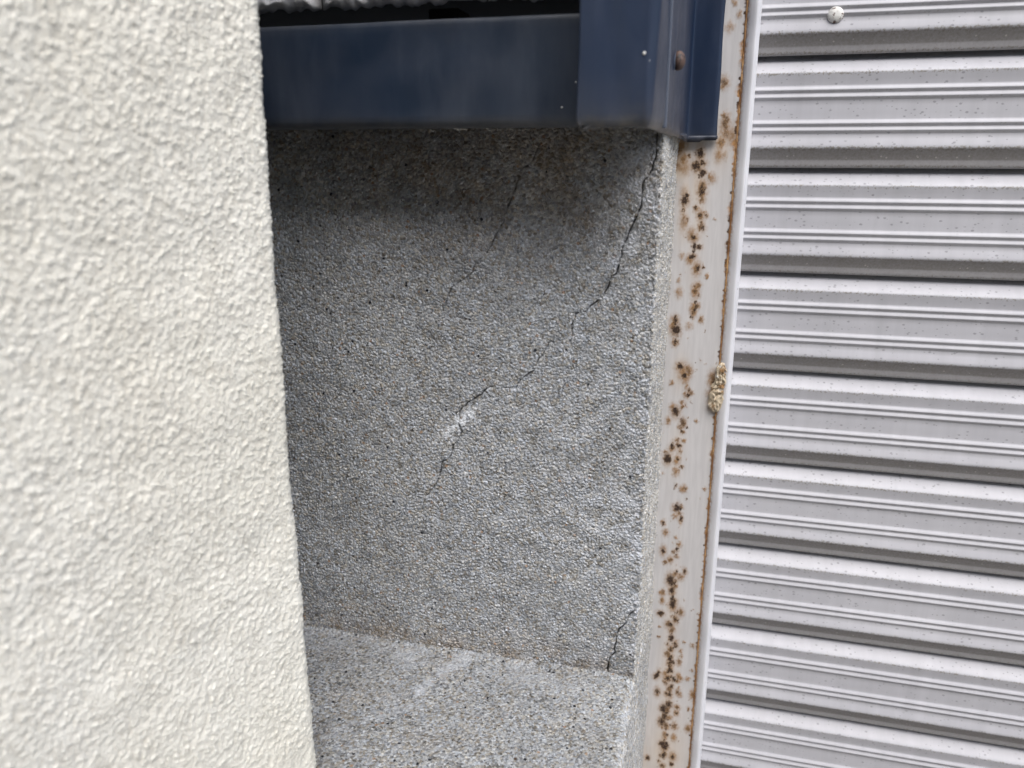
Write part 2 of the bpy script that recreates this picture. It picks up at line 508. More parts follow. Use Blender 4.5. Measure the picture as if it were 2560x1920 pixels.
# ------------------------------------------------------------------ mortar wall
def build_mortar_wall():
    st = 0.00057
    xl = -0.345
    rc = 0.0018
    # plan path: along the face, round the corner, back along the return
    n1 = int((-rc - xl) / st)
    path = [(xl + (-rc - xl) * i / n1, 0.0, 0.0, -1.0) for i in range(n1)]
    for i in range(8):
        a = math.pi / 2 * i / 8
        path.append((-rc + rc * math.sin(a), rc - rc * math.cos(a), math.sin(a), -math.cos(a)))
    n2 = int((YJ + 0.012 - rc) / 0.0011)
    path += [(0.0, rc + (YJ + 0.012 - rc) * i / n2, 1.0, 0.0) for i in range(n2 + 1)]
    path = np.array(path, np.float32)
    path[:, 0] += 0.0012
    nz = int((0.372 + 0.03) / st)
    z = np.linspace(-0.03, 0.372, nz).astype(np.float32)
    nx = len(path)
    U = np.repeat(path[None, :, 0], nz, 0)
    V = np.repeat(z[:, None], nx, 1)
    arc = np.concatenate([[0], np.cumsum(np.hypot(np.diff(path[:, 0]), np.diff(path[:, 1])))])
    sh = (nz, nx)
    h = 0.00033 * fnoise(sh, st, 0.0025, 0.6) + 0.00021 * np.maximum(fnoise(sh, st, 0.0016, 0.3), -1) \
        + 0.00022 * fnoise(sh, st, 0.03) + 0.0004 * fnoise(sh, st, 0.14)
    # a few pits and proud grains
    pit = fnoise(sh, st, 0.0040, 0.3)
    h -= 0.0010 * np.clip(pit - 2.9, 0, 1)
    h += 0.0010 * np.clip(-pit - 2.5, 0, 1)
    crack = np.zeros(sh, np.float32)
    wob = 1 + 0.45 * fnoise(sh, st, 0.010)
    LINES = [
        (0.75, [(1644, 330), (1641, 380), (1630.5, 423), (1607, 458), (1606, 478), (1603, 510), (1588.6, 548), (1577, 571), (1567, 597), (1554, 626), (1548, 661), (1541, 684), (1529, 692), (1518, 721), (1505, 747), (1476, 765), (1466, 778), (1440, 784)]),
        (0.55, [(1440, 784), (1437, 797), (1429.5, 811), (1431, 837), (1422, 857)]),
        (0.6, [(1371, 856), (1360, 880), (1344, 904), (1338, 922), (1322, 934), (1315, 940), (1300.6, 950), (1288.6, 972.5)]),
        (0.4, [(1282, 968), (1267, 968.5), (1247, 971), (1224, 966.5)]),
        (0.7, [(1224, 966.5), (1217, 971), (1203, 987), (1175, 1003), (1155, 1019), (1147, 1031), (1147, 1049), (1150, 1069), (1155, 1079), (1147, 1097), (1131.5, 1113), (1129.5, 1131), (1122.5, 1144.5), (1104, 1155), (1101, 1178), (1095, 1198), (1090, 1210)]),
        (0.4, [(1090, 1210), (1066, 1238), (1058, 1262)]),
        (0.3, [(1162, 942), (1149, 973), (1148, 1007)]),
        (0.5, [(1350, 360), (1338, 386), (1324, 412), (1302, 423), (1295, 452), (1283, 481), (1269, 516), (1260, 536), (1259, 556), (1239, 588), (1217, 632), (1205, 645), (1191, 652), (1181, 681), (1169, 692), (1129, 718), (1120, 739), (1111, 765), (1105.5, 785)]),
        (0.16, [(1137.6, 309.5), (1137, 382), (1114, 414), (1102, 440)]),
        (0.85, [(1586, 1526), (1571, 1541), (1565.5, 1556), (1548, 1573), (1541.6, 1593), (1537, 1615), (1537, 1634), (1524, 1647), (1521, 1660), (1518, 1684)]),
        (0.3, [(1541, 1593), (1560, 1597), (1584, 1601)]),
    ]
    for s, pl in LINES:
        pts = [tuple(on_y(px, py, 0.0)[[0, 2]]) for px, py in pl]
        d = seg_dist(U, V, rough_line(pts, 0.0005))
        wd = (0.00024 + 0.00020 * s) * np.clip(wob, 0.5, 1.8)
        front = (path[:, 3] < -0.3)[None, :]
        g = np.exp(-(d / wd) ** 2) * front
        crack = np.maximum(crack, g * np.clip(1.25 * s * np.clip(wob, .5, 1.1), 0, 1))
        h = h - 0.0022 * s * g + 0.0004 * s * np.exp(-((d - 2.2 * wd) / wd) ** 2) * front * fnoise(sh, st, 0.006)
    lime_light = np.zeros(sh, np.float32)

    def blob(px, py, rx, rz, a, rot=0.0):
        p = on_y(px, py, 0.0)
        du, dv = U - p[0], V - p[2]
        c_, s_ = math.cos(rot), math.sin(rot)
        e = np.exp(-(((du * c_ + dv * s_) / rx) ** 2 + ((-du * s_ + dv * c_) / rz) ** 2))
        return a * e
    n_l = np.clip(0.6 + 0.5 * fnoise(sh, st, 0.02), 0, 1.4)
    # lime bloom with painted side light, paler towards the corner
    edge = np.clip(1 - (-U) / 0.085, 0, 1) ** 1.5
    lime_light += 0.60 * edge * np.clip(0.6 + 0.5 * fnoise(sh, st, 0.05), 0, 1.3) * np.clip((0.325 - V) / 0.05, 0, 1)
    lime_light += blob(1430, 700, 0.012, 0.09, 0.10, 0.4) + blob(1560, 560, 0.02, 0.03, 0.20)
    lime_light += blob(1590, 470, 0.012, 0.016, 0.55) + blob(1600, 400, 0.007, 0.012, 0.4) + blob(1590, 620, 0.012, 0.02, 0.4)  # bright patches paint the light reaching in under the trim
    lime_light += 0.24 * np.exp(-((U + 0.06) / 0.07) ** 2 - ((V - 0.15) / 0.14) ** 2)  # broad brightening painted in as light from the right
    lime_light *= n_l
    sc_n = np.clip(0.75 + 0.5 * fnoise(sh, st, 0.006), 0, 1.5)
    chalk = 2.0 * (blob(1150, 1053, 0.0110, 0.0024, 1.0, 0.72) + blob(1142, 1064, 0.017, 0.0045, 0.22, 0.72)) * sc_n
    h *= 1 - .6 * np.clip(chalk, 0, 1)
    nb = fnoise(sh, st, 0.05)
    stain = blob(1270, 440, 0.085, 0.045, 0.42) + blob(1430, 440, 0.035, 0.045, 0.28) + blob(900, 420, 0.09, 0.03, 0.35)
    stain = stain * np.clip(0.8 + 0.22 * nb + 0.15 * fnoise(sh, st, 0.015), 0, 1.3)
    # warm clean sand along the foot of the render
    foot = np.exp(-(np.clip(V - 0.002, 0, None) / 0.016) ** 2)
    stain = stain + 0.55 * foot * np.clip(0.6 + 0.4 * fnoise(sh, st, 0.03), 0, 1.2)
    dirt_shade = 0.62 * np.clip((V - 0.318 - 0.010 * nb) / 0.05, 0, 1) ** 1.2 + blob(1480, 420, 0.034, 0.026, 0.3) * np.clip(0.7 + 0.5 * nb, 0, 1.4)  # shade under the flashing painted in, plus a patch of black dirt
    ret = (path[:, 2] > 0.9)[None, :]
    stain = np.where(ret, 0.28 * np.clip(0.8 + 0.5 * nb, 0, 1.3), stain)
    dirt_shade = np.where(ret, 0.0, dirt_shade) + 0.3 * foot * (U > -0.05) * (~ret)
    lime_light = np.where(ret, 0.0, lime_light)
    pale = np.clip(path[None, :, 2], 0, 1) ** 4 * np.clip(0.8 + 0.25 * fnoise(sh, st, 0.02), 0, 1)  # return face painted paler for the sky light it catches
    stain = np.where(ret, 0.12, stain)
    # worn, crumbled arris
    cor = np.exp(-((arc - arc[n1 + 4]) / 0.004) ** 2)[None, :]
    h = h + cor * 0.00035 * fnoise(sh, st, 0.007) - cor * 0.0003
    P = np.stack([U + path[None, :, 2] * h, path[None, :, 1] + path[None, :, 3] * h, V + 0 * U], -1)
    root = empty('mortar_wall', (-0.2, 0.05, 0))
    tag(root, 'rough grey mortar wall with thin diagonal cracks beneath the navy flashing', 'wall', kind='thing')
    o = grid('render_coat', P, MORTAR, root, dict(pale=pale, grit=np.zeros(sh), chalk=np.clip(chalk, 0, 1), crack=np.clip(crack, 0, 1), lime_light=np.clip(lime_light, 0, 1), stain=np.clip(stain, 0, 1), dirt_shade=np.clip(dirt_shade, 0, 1)))
    o.matrix_parent_inverse = Matrix.Translation((0.2, -0.05, 0))
    bm = bmesh.new()
    box(bm, -1.6, xl + 0.002, 0.0, YJ + 0.2, GROUND, 0.372)
    box(bm, xl + 0.001, -0.006, 0.006, YJ + 0.19, GROUND, 0.370)
    o = bm_obj('wall_core', bm, MORTAR, root)
    o.matrix_parent_inverse = Matrix.Translation((0.2, -0.05, 0))
    return root


build_mortar_wall()


# ------------------------------------------------------------------ ledge in front of it
def build_ledge():
    st = 0.00075
    xl = -0.335
    rc = 0.006
    n1 = int((-rc - xl) / st)
    path = [(xl + (-rc - xl) * i / n1, 0.0, 0.0, 1.0) for i in range(n1)]
    for i in range(12):
        a = math.pi / 2 * i / 12
        path.append((-rc + rc * math.sin(a), -rc + rc * math.cos(a), math.sin(a), math.cos(a)))
    n2 = int((0.24 - rc) / st)
    path += [(0.0, -rc - (0.24 - rc) * i / n2, 1.0, 0.0) for i in range(n2 + 1)]
    path = np.array(path, np.float32)
    path[:, 0] += 0.0019
    y0, y1 = -0.175, YJ + 0.012
    ny = int((y1 - y0) / st)
    y = np.linspace(y0, y1, ny).astype(np.float32)
    nx = len(path)
    sh = (ny, nx)
    U = np.repeat(path[None, :, 0], ny, 0)
    Z = np.repeat(path[None, :, 1], ny, 0)
    Y = np.repeat(y[:, None], nx, 1)
    top = (path[:, 3] > 0.5)[None, :] & np.ones(sh, bool)
    h = 0.00013 * fnoise(sh, st, 0.0030, 0.6) + 0.00013 * fnoise(sh, st, 0.0018, 0.3) + 0.00018 * fnoise(sh, st, 0.035) + 0.0005 * fnoise(sh, st, 0.12)
    pit = fnoise(sh, st, 0.004, 0.3)
    h -= 0.0008 * np.clip(pit - 2.8, 0, 1)
    # swept fillet against the wall
    fil = np.clip((Y + 0.014) / 0.014, 0, 1) * (Y < 0.004) * top
    h = h + 0.002 * fil ** 2.2
    lime_light = 0.40 * np.exp(-((Y + 0.010) / 0.012) ** 2) * np.clip(0.7 + 0.6 * fnoise(sh, st, 0.03), 0, 1.4) * top * np.clip((-U - 0.0) / 0.05, 0, 1)
    nz = np.clip(0.7 + 0.5 * fnoise(sh, st, 0.012), 0, 1.4)
    for a_, pl, wd in ((0.8, [(1180, 1640), (1130, 1668), (1080, 1705), (1052, 1728)], 0.0042), (0.6, [(1052, 1728), (1030, 1765), (960, 1785), (880, 1810), (810, 1840)], 0.0030),
                       (0.7, [(1000, 1645), (1020, 1655)], 0.006)):
        pts = [tuple(on_z(px, py, 0.0)[:2]) for px, py in pl]
        d = seg_dist(U, Y, pts)
        lime_light = lime_light + a_ * np.exp(-(d / wd) ** 2) * nz * top
    stain = 0.10 * np.clip(fnoise(sh, st, 0.06) - 0.2, 0, 1)
    endf = ~top
    lime_light = np.where(endf, 0.0, lime_light)
    pale = np.clip(0.12 * np.clip((U + 0.035) / 0.03, 0, 1) * top + 0.7 * path[None, :, 2] ** 3, 0, 1) * np.clip(nz, .5, 1.2)  # end face painted paler for sky light, like the wall return
    grit = np.clip(0.82 + 0.06 * fnoise(sh, st, 0.05), 0, 1) * np.clip(1 - path[None, :, 2], 0, 1)
    stain = np.where(endf, 0.12 * nz, stain)
    P = np.stack([U + path[None, :, 2] * h, Y, Z + path[None, :, 3] * h], -1)
    keep = ~((Y > 0.006) & (U < -0.012))
    root = empty('mortar_ledge', (-0.2, -0.1, GROUND))
    tag(root, 'sandy grey mortar ledge at the foot of the cracked wall', 'ledge')
    inv = Matrix.Translation((0.2, 0.1, -GROUND))
    o = grid('ledge_coat', P, MORTAR, root, dict(pale=np.clip(pale, 0, 1), grit=grit, chalk=np.zeros(sh), crack=np.zeros(sh), lime_light=np.clip(lime_light, 0, 1), stain=np.clip(stain, 0, 1), dirt_shade=np.zeros(sh)), keep=keep, flip=True)
    o.matrix_parent_inverse = inv
    bm = bmesh.new()
    box(bm, -1.5, xl + 0.002, -0.32, -0.001, GROUND, -0.0005)
    box(bm, xl + 0.001, -0.010, -0.3195, y0 + 0.001, GROUND, -0.001)
    box(bm, xl + 0.001, -0.008, y0, -0.002, GROUND, -0.007)
    box(bm, -0.009, -0.003, y0 + 0.001, YJ, GROUND, -0.236)
    o = bm_obj('ledge_core', bm, MORTAR, root)
    o.matrix_parent_inverse = inv


build_ledge()


# ------------------------------------------------------------------ stucco wall on the left
def build_stucco():
    zR, zL = 0.372, 0.262
    def at(px, py, dep):
        d = ray(px, py)
        return CAM + d * dep
    pr = at(723, 980, zR); pl = at(0, 980, zL)
    A = np.array([pr[0], pr[1]]); B = np.array([pl[0], pl[1]])
    L = np.linalg.norm(B - A); e = (B - A) / L            # along the face, from the corner towards the viewer
    nrm = np.array([-e[1], e[0]])
    if nrm @ (CAM[:2] - A) < 0: nrm = -nrm
    st = 0.00050
    rc = 0.006
    ext = L + 0.05
    path = []
    # short hidden return, rounded corner, face
    bk = -nrm
    nb_ = 40
    for i in range(nb_):
        t = 0.03 * (1 - i / nb_)
        q = A + bk * (rc + t); path.append((*q, *(-e)))
    c0 = A + e * rc + bk * rc
    for i in range(14):
        a = math.pi / 2 * i / 14
        nn = -e * math.cos(a) + nrm * math.sin(a)
        q = c0 + nn * rc; path.append((*q, *nn))
    nf = int((ext - rc) / st)
    for i in range(nf + 1):
        q = A + e * (rc + (ext - rc) * i / nf); path.append((*q, *nrm))
    path = np.array(path, np.float32)
    # heights in view
    zs = [at(x, y, d)[2] for x, y, d in ((723, 0, zR), (723, 1920, zR), (0, 0, zL), (0, 1920, zL))]
    z0, z1 = min(zs) - 0.06, max(zs) + 0.05
    nz = int((z1 - z0) / st)
    z = np.linspace(z0, z1, nz).astype(np.float32)
    sh = (nz, len(path))
    # sprayed blobs: many caps of different size, the higher one wins
    an = (1.0, 0.80)
    a1 = fnoise(sh, st, 0.0022, 0.5, an); a2 = fnoise(sh, st, 0.0015, 0.35, an); a3 = fnoise(sh, st, 0.0065, 0.5, an)
    bl = np.maximum.reduce([0.00026 * np.clip(a1 - 0.05, 0, 2.2) ** 0.75, 0.00019 * np.clip(a2 - .1, 0, 2.4) ** 0.8])
    bl = bl * np.clip(0.85 + 0.45 * a3, 0.2, 1.8)
    rare = np.clip(fnoise(sh, st, 0.0036, 0.3) - 2.4, 0, 1.2)
    h = bl + 0.0005 * rare + 0.00010 * a3 + 0.00022 * fnoise(sh, st, 0.05) + 0.0003 * fnoise(sh, st, 0.2) + 0.00005 * fnoise(sh, st, 0.0017, 0.3)
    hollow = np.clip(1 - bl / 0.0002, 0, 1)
    dz = z - float(pr[2])
    lean = (0.0055 * dz + 0.0576 * dz * dz)[:, None]        # the old wall is not quite plumb
    P = np.stack([path[None, :, 0] + path[None, :, 2] * h - e[0] * lean, path[None, :, 1] + path[None, :, 3] * h - e[1] * lean, np.repeat(z[:, None], sh[1], 1)], -1)
    root = empty('stucco_wall', (float(B[0]), float(B[1]), GROUND))
    tag(root, 'cream textured stucco wall filling the left side, close to the viewer', 'wall', kind='thing')
    inv = Matrix.Translation((-float(B[0]), -float(B[1]), -GROUND))
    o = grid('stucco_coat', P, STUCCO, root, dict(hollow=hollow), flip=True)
    o.matrix_parent_inverse = inv
    # the rest of the wall, in plain geometry
    far = A + e * 1.6
    bk2 = bk * 0.9
    bm = bmesh.new()
    def prism(pts, za, zb):
        lo = [bm.verts.new((p[0], p[1], za)) for p in pts]; hi = [bm.verts.new((p[0], p[1], zb)) for p in pts]
        n = len(pts)
        bm.faces.new(lo); bm.faces.new(hi[::-1])
        for i in range(n): bm.faces.new([lo[i], lo[(i + 1) % n], hi[(i + 1) % n], hi[i]])
    s = 0.004
    A1 = A + e * s + bk * s
    prism([A1, A + e * (ext - .001) + bk * s, A + e * (ext - .001) + bk2, A1 + bk2], z0 + .001, z1 - .001)
    prism([A + e * ext, far, far + bk2, A + e * ext + bk2], GROUND, 2.6)
    prism([A, A + e * (ext + .0005), A + e * (ext + .0005) + bk2, A + bk2], z1, 2.5995)
    prism([A, A + e * (ext + .0005), A + e * (ext + .0005) + bk2, A + bk2], GROUND, z0)
    o = bm_obj('wall_core', bm, STUCCO, root)
    o.matrix_parent_inverse = inv
    print('stucco', A, B, z0, z1)


build_stucco()


# ------------------------------------------------------------------ shutter frame: rusted plate and rail
def build_frame():
    root = empty('steel_jamb', (0.02, YJ, GROUND))
    tag(root, 'pale grey steel door jamb with brown rust spots beside the shutter', 'door frame')
    inv = Matrix.Translation((-0.02, -YJ, -GROUND))
    st = 0.00045
    za, zb = -0.235, 0.45
    x0, x1 = -0.004, XG + 0.0004
    nx = int((x1 - x0) / st); nz = int((zb - za) / 0.0006)
    X, Z = np.meshgrid(np.linspace(x0, x1, nx), np.linspace(za, zb, nz))
    X = X.astype(np.float32); Z = Z.astype(np.float32)
    halo = np.zeros(X.shape, np.float32); core = halo.copy(); wash = halo.copy()
    XW = X + .00035 * fnoise(X.shape, .0005, .004) + .00016 * fnoise(X.shape, .0005, .0018)
    ZW = Z + .00040 * fnoise(X.shape, .0006, .004) + .00016 * fnoise(X.shape, .0006, .0018)
    mm = on_y(1700, 900, YJ); mpp = abs(on_y(1701, 900, YJ)[0] - mm[0])

    def spot(px, py, r, c=0.0, hs=1.0):
        p = on_y(px, py, YJ)
        n = 1 if r < 5 else random.randint(2, 4)
        for k in range(n):
            a = random.uniform(0, 6.28); q = random.uniform(.0, .75) * r * mpp * (k > 0)
            ox, oz = q * math.cos(a) * .8, q * math.sin(a) * 1.25
            rr = r * mpp * (random.uniform(.85, 1.2) if k == 0 else random.uniform(.35, .9))
            asp = random.uniform(.8, 1.9)
            d2 = ((XW - p[0] - ox) / rr) ** 2 + ((ZW - p[2] - oz) / (rr * asp)) ** 2
            sel = d2 < 9
            halo[sel] = np.maximum(halo[sel], hs * random.uniform(.75, 1.0) * np.exp(-d2[sel] * 0.9))
            if c and (k == 0 or random.random() < .6):
                cr = rr * random.uniform(.45, .85)
                d2 = ((XW - p[0] - ox * 1.2) / cr) ** 2 + ((ZW - p[2] - oz * 1.2) / (cr * asp)) ** 2
                sel = d2 < 9
                core[sel] = np.maximum(core[sel], c * np.exp(-d2[sel]))
        if c > .5 and r > 6:                              # thin brown run below the pit
            ln = random.uniform(.004, .014)
            dzr = p[2] - Z
            run = np.exp(-((XW - p[0]) / (.35 * r * mpp)) ** 2) * np.clip(1 - dzr / ln, 0, 1) * (dzr > 0)
            np.maximum(wash, .55 * run, out=wash)
    D = 1.0
    SP = [(1749, 384, 9, D), (1743, 415, 12, D), (1758, 409, 9, .9), (1756, 432, 10, D), (1753.5, 468, 9, .8), (1753.5, 481, 9, D), (1755, 499, 9, .6), (1740, 519, 6, .8), (1750, 539, 9, .7), (1752, 565, 6, .6),
          (1714, 500, 10, .9), (1710, 480, 9, 0, .6), (1707, 556, 11, .3, .7), (1708, 530, 8, 0, .6), (1733, 594, 11, .9), (1728, 586, 9, .3), (1745, 617, 7, .9), (1732, 642, 11, D), (1726, 650, 8, .3), (1740, 672, 9, .6), (1759, 669, 2.5, D), (1704, 639, 6, 0, .7),
          (1694, 701, 6, 0, .7), (1697, 731, 9, .3, .8), (1739, 727, 11, .6), (1744, 715, 7, .4), (1742, 765, 8, .8), (1732, 779, 9, .7), (1736, 769, 10, .4), (1752, 799, 5, .5), (1688, 802, 10, .8), (1687, 824, 13, D), (1680, 815, 9, .4), (1722, 814, 9, .2, .7), (1687, 855, 9, D),
          (1768, 690, 4, .2), (1701, 917, 11, D), (1711, 940, 11, D), (1720, 926, 10, .5), (1707, 928, 12, .2), (1681, 957, 5, .3), (1723, 975, 4, .8), (1713, 986, 5, .5), (1707, 1004, 5, .5), (1703, 1018, 5, .5), (1690, 1028, 11, D), (1683, 1018, 8, .3), (1672, 1053, 7, .4), (1710, 1059, 8, .6),
          (1708, 1082, 6, .5), (1711, 1101, 5, .4), (1678, 1120, 10, D), (1697, 1114, 9, D), (1669, 1146, 9, D), (1694, 1148, 8, .8), (1660, 1130, 5, .5), (1740, 1051, 4, .5), (1718, 965, 4, .5), (1692, 1180, 7, .3), (1714, 1221, 5, .6), (1705, 1224, 7, .4), (1762, 1222, 4, .7),
          (1692, 1271, 11, D), (1697, 1283, 8, .6), (1686, 1290, 7, .3), (1660, 1308, 6, .9), (1663, 1330, 7, .4), (1657, 1377, 8, D), (1660, 1404, 6, .7), (1690, 1372, 4, .3), (1688, 1344, 4, .3), (1678, 1400, 7, .5), (1690, 1435, 8, .6), (1710, 1430, 6, .7), (1701, 1443, 9, .5), (1678, 1449, 10, D), (1686, 1463, 8, .6), (1682, 1476, 9, D),
          (1655, 1483, 8, .4), (1655, 1501, 7, .4), (1683, 1512, 12, D), (1684, 1500, 8, D), (1649, 1534, 9, D), (1701, 1531, 8, .5), (1686, 1547, 9, .7), (1678, 1561, 9, .9), (1669, 1559, 8, .5), (1681, 1576, 8, .5), (1650, 1568, 3.5, .4), (1679, 1595, 8, D), (1647, 1592, 4, .5), (1685, 1611, 8, .8), (1676, 1625, 8, .8), (1669, 1634, 8, .5),
          (1675, 1651, 8, D), (1676, 1643, 7, .9), (1675, 1666, 8, D), (1674, 1659, 7, .9), (1673, 1680, 8, D), (1674, 1673, 7, .8), (1670, 1697, 11, D), (1662, 1687, 7, .4), (1640, 1689, 9, D), (1648, 1682, 6, .9), (1695, 1692, 8, .5), (1695, 1703, 7, .7), (1701, 1697, 5, .5), (1660, 1706, 6, .6), (1644, 1729, 8, .8),
          (1672, 1738, 9, .9), (1673, 1721, 7, .6), (1692, 1732, 8, .6), (1702, 1739, 6, .5), (1694, 1722, 5, .4), (1655, 1771, 11, D), (1670, 1761, 9, .9), (1662, 1790, 9, .8), (1653, 1803, 10, .9), (1672, 1794, 9, .4), (1668, 1775, 8, .6), (1691, 1767, 7, .6), (1691, 1783, 7, .8), (1665, 1813, 8, .6), (1666, 1822, 7, .6), (1685, 1816, 11, .5),
          (1663, 1832, 6, .5), (1663, 1842, 7, .4), (1686, 1844, 6, .1), (1655, 1858, 10, D), (1663, 1865, 10, D), (1660, 1883, 9, .6), (1621, 1893, 7, .9), (1683, 1891, 9, .9), (1678, 1909, 7, .8), (1657, 1914, 9, .6), (1731, 1615, 6, .4), (1728, 1736, 7, .3), (1721, 1697, 6, .2), (1718, 1822, 8, .4), (1711, 1607, 4, .5), (1702, 1628, 4, .5), (1704, 1641, 3.5, .6), (1699, 1655, 6, .5),
          (1728, 1676, 4, .2), (1719, 1773, 5, .6), (1824, 69, 9, .2, .7), (1810, 205, 11, .5, .8), (1806, 215, 8, .4), (1838, 7, 6, .1, .7), (1850, 35, 6, .1, .7), (1812, 309, 10, .5), (1814, 331, 12, .4, .9), (1830, 338, 13, .2, .8), (1808, 354, 9, .4), (1796, 390, 8, .1, .8), (1810, 389, 6, 0, .7), (1779, 447, 10, .2, .75), (1808, 290, 5, .5), (1775, 440, 5, .1),
          (1700, 420, 10, .1, .75), (1714, 422, 10, .1, .7), (1694, 412, 8, .3, .8), (1722, 388, 6, .8), (1707, 398, 9, .3), (1692, 372, 14, .35), (1686, 385, 12, .3), (1700, 366, 14, .2)]
    for s in SP: spot(s[0] + random.uniform(-2.5, 2.5), s[1] + random.uniform(-1.5, 1.5), *s[2:])
    col = [(1684, 1440), (1682, 1560), (1675, 1660), (1671, 1740), (1661, 1800), (1663, 1860), (1658, 1920)]
    segs = [(a_, b_, 6) for a_, b_ in zip(col[:-1], col[1:])] + [((1748, 375), (1755, 570), 14), ((1738, 585), (1742, 690), 15), ((1741, 715), (1732, 800), 14), ((1716, 480), (1707, 570), 18), ((1724, 970), (1690, 1150), 13), ((1700, 1160), (1690, 1430), 20)]
    for (x0_, y0_), (x1_, y1_), gap_ in segs:
        for i in range(int((y1_ - y0_) / gap_)):
            t = random.random()
            spot(x0_ + (x1_ - x0_) * t + random.gauss(0, 5), y0_ + (y1_ - y0_) * t, random.uniform(2.5, 7), random.choice((.5, .8, 1.0)), random.uniform(.6, 1))
    for px, py, r_, c_ in ((1782, 945, 12, .4), (1786, 958, 9, .9), (1788, 990, 11, 1.0), (1781, 985, 13, .3), (1783, 1008, 11, .3), (1779, 955, 9, .3)): spot(px, py, r_, c_)
    # fine scatter
    for i in range(70):
        spot(random.uniform(1640, 1800), random.uniform(380, 1900), random.uniform(1.2, 2.8), random.choice((0, .7, .9)), random.uniform(.4, .8))

    def wsh(px, py, rx, rz, a):
        p = on_y(px, py, YJ)
        np.maximum(wash, a * np.exp(-((X - p[0]) / rx) ** 2 - ((Z - p[2]) / rz) ** 2), out=wash)
    for a in ((1700, 400, .010, .016, .75), (1745, 440, .006, .03, .45), (1712, 500, .005, .03, .4), (1750, 520, .005, .035, .4), (1690, 375, .008, .012, .9), (1800, 360, .008, .02, .35), (1735, 620, .005, .03, .3),
              (1700, 930, .006, .015, .3), (1680, 1520, .006, .05, .3), (1670, 1690, .008, .06, .4), (1660, 1880, .02, .05, .42), (1600, 1900, .012, .04, .38), (1690, 1130, .006, .02, .25)):
        wsh(*a)
    # rust creeping out of the seam with the rail
    nz_ = fnoise((nz, 8), 0.0006, 0.03, .6)[:, :1]; nz2 = fnoise((nz, 8), 0.0006, 0.006, .5)[:, :1]
    top = np.clip((Z - 0.22) / 0.12, 0, 1)
    wd = 0.0010 + 0.0004 * np.clip(nz_, -1, 2) + 0.0004 * nz2 + 0.0008 * top * np.clip(nz_ + .3, 0, 2)
    seam = np.exp(-(np.clip(XG - X, 0, None) / np.clip(wd, .0006, .006)) ** 2) * 1.1
    core = np.maximum(core, np.exp(-((X - XG + .0012) / .0009) ** 2) * np.clip(nz2 * 1.2 - .9 + top * .8, 0, 1))
    hh = 0.00012 * halo - 0.0002 * core
    Yv = YJ - hh + 0.0003 * fnoise(X.shape, .0006, 0.2)
    o = grid('jamb_plate', np.stack([X, Yv, Z], -1), JAMB, root, dict(halo=np.clip(halo, 0, 1), core=np.clip(core, 0, 1), wash=np.clip(wash, 0, 1), seam=np.clip(seam, 0, 1.2)))
    o.matrix_parent_inverse = inv
    bm = bmesh.new()
    box(bm, x0, x1, YJ, YJ + .09, zb, 2.4)
    box(bm, x0, x1, YJ, YJ + .09, GROUND, za)
    box(bm, x0, x1 - .0005, YJ + .003, YJ + .0895, za, zb)
    o = bm_obj('jamb_core', bm, SHEET, root); o.matrix_parent_inverse = inv
    # guide rail: rounded lip standing proud of the plate
    prof = [(XG + .0004, YJ + .0030), (XG + .0005, YJ - .0003), (XG + .0010, YJ - .0016), (XG + .0020, YJ - .0027), (XG + .0034, YJ - .0036), (XG + .0050, YJ - .0044), (XG + .0062, YJ - .0048),
            (XR - .0011, YJ - .0047), (XR - .0004, YJ - .0041), (XR, YJ - .0028), (XR + .0004, YJ - .0022), (XR + .0013, YJ - .0020), (XR + .0015, YJ - .0012), (XR + .0015, YG + .030)]
    zz = np.concatenate([[GROUND], np.linspace(za, zb, 160), [2.4]])
    nzr = 0.00022 * fnoise((len(zz), 8), .004, .05)[:, :1]
    pr = np.array(prof)
    sm = np.array([1, 1, .8, .25] + [0] * 10)
    PP = np.zeros((len(zz), len(pr), 3))
    PP[..., 0] = pr[None, :, 0]; PP[..., 1] = pr[None, :, 1] + nzr * np.array([0] + [1] * 12 + [0])[None]; PP[..., 2] = zz[:, None]
    o = grid('guide_rail', PP, RAIL, root, dict(seam=np.repeat(sm[None], len(zz), 0))); o.matrix_parent_inverse = inv
    # rusty bead of sealant in the seam
    zz = np.linspace(za, zb, 420)
    ph = np.linspace(-.3, math.pi + .3, 8)
    rr_ = .00062 * (1 + .25 * np.clip(fnoise((420, 8), .0016, .006)[:, :1], -1.5, 1.5))
    Pb = np.stack([XG + .0001 - rr_ * np.cos(ph)[None], YJ - .0001 - rr_ * 1.3 * np.sin(ph)[None], np.repeat(zz[:, None], 8, 1)], -1)
    o = grid('sealant_bead', Pb, mat_bead(), root, flip=True); o.matrix_parent_inverse = inv
    # flaked filler patch on the rail
    a = on_y(1806, 905, YJ - .004); b = on_y(1787, 1032, YJ - .004)
    n = 40; mth = 26
    tt = np.linspace(0, 1, n)
    ph = np.linspace(0, math.pi, mth)
    nn = fnoise((n, mth), 1, 5, .5); n2 = fnoise((n, mth), 1, 11, .5)
    Pp = np.zeros((n, mth, 3))
    for i, t in enumerate(tt):
        env = max(0.0, 1 - abs(2 * t - 1) ** 4) ** .5
        cx = a[0] + (b[0] - a[0]) * t + (-.0006 if t > .5 else .0006) + .0004
        for j, p in enumerate(ph):
            rx = (.0044 + .0010 * (t > .45)) * (0.25 + .75 * env) * (1 + .13 * n2[i, j]); ry = (.0029 + .0008 * nn[i, j]) * env
            Pp[i, j] = (cx - rx * math.cos(p), YJ - .0022 - ry * math.sin(p) + .002 * (math.cos(p) > .9), a[2] + (b[2] - a[2]) * t)
    o = grid('filler_patch', Pp, mat_filler(), root, flip=True); o.matrix_parent_inverse = inv
    o['label'] = 'flaked cream filler patch with rust'


build_frame()


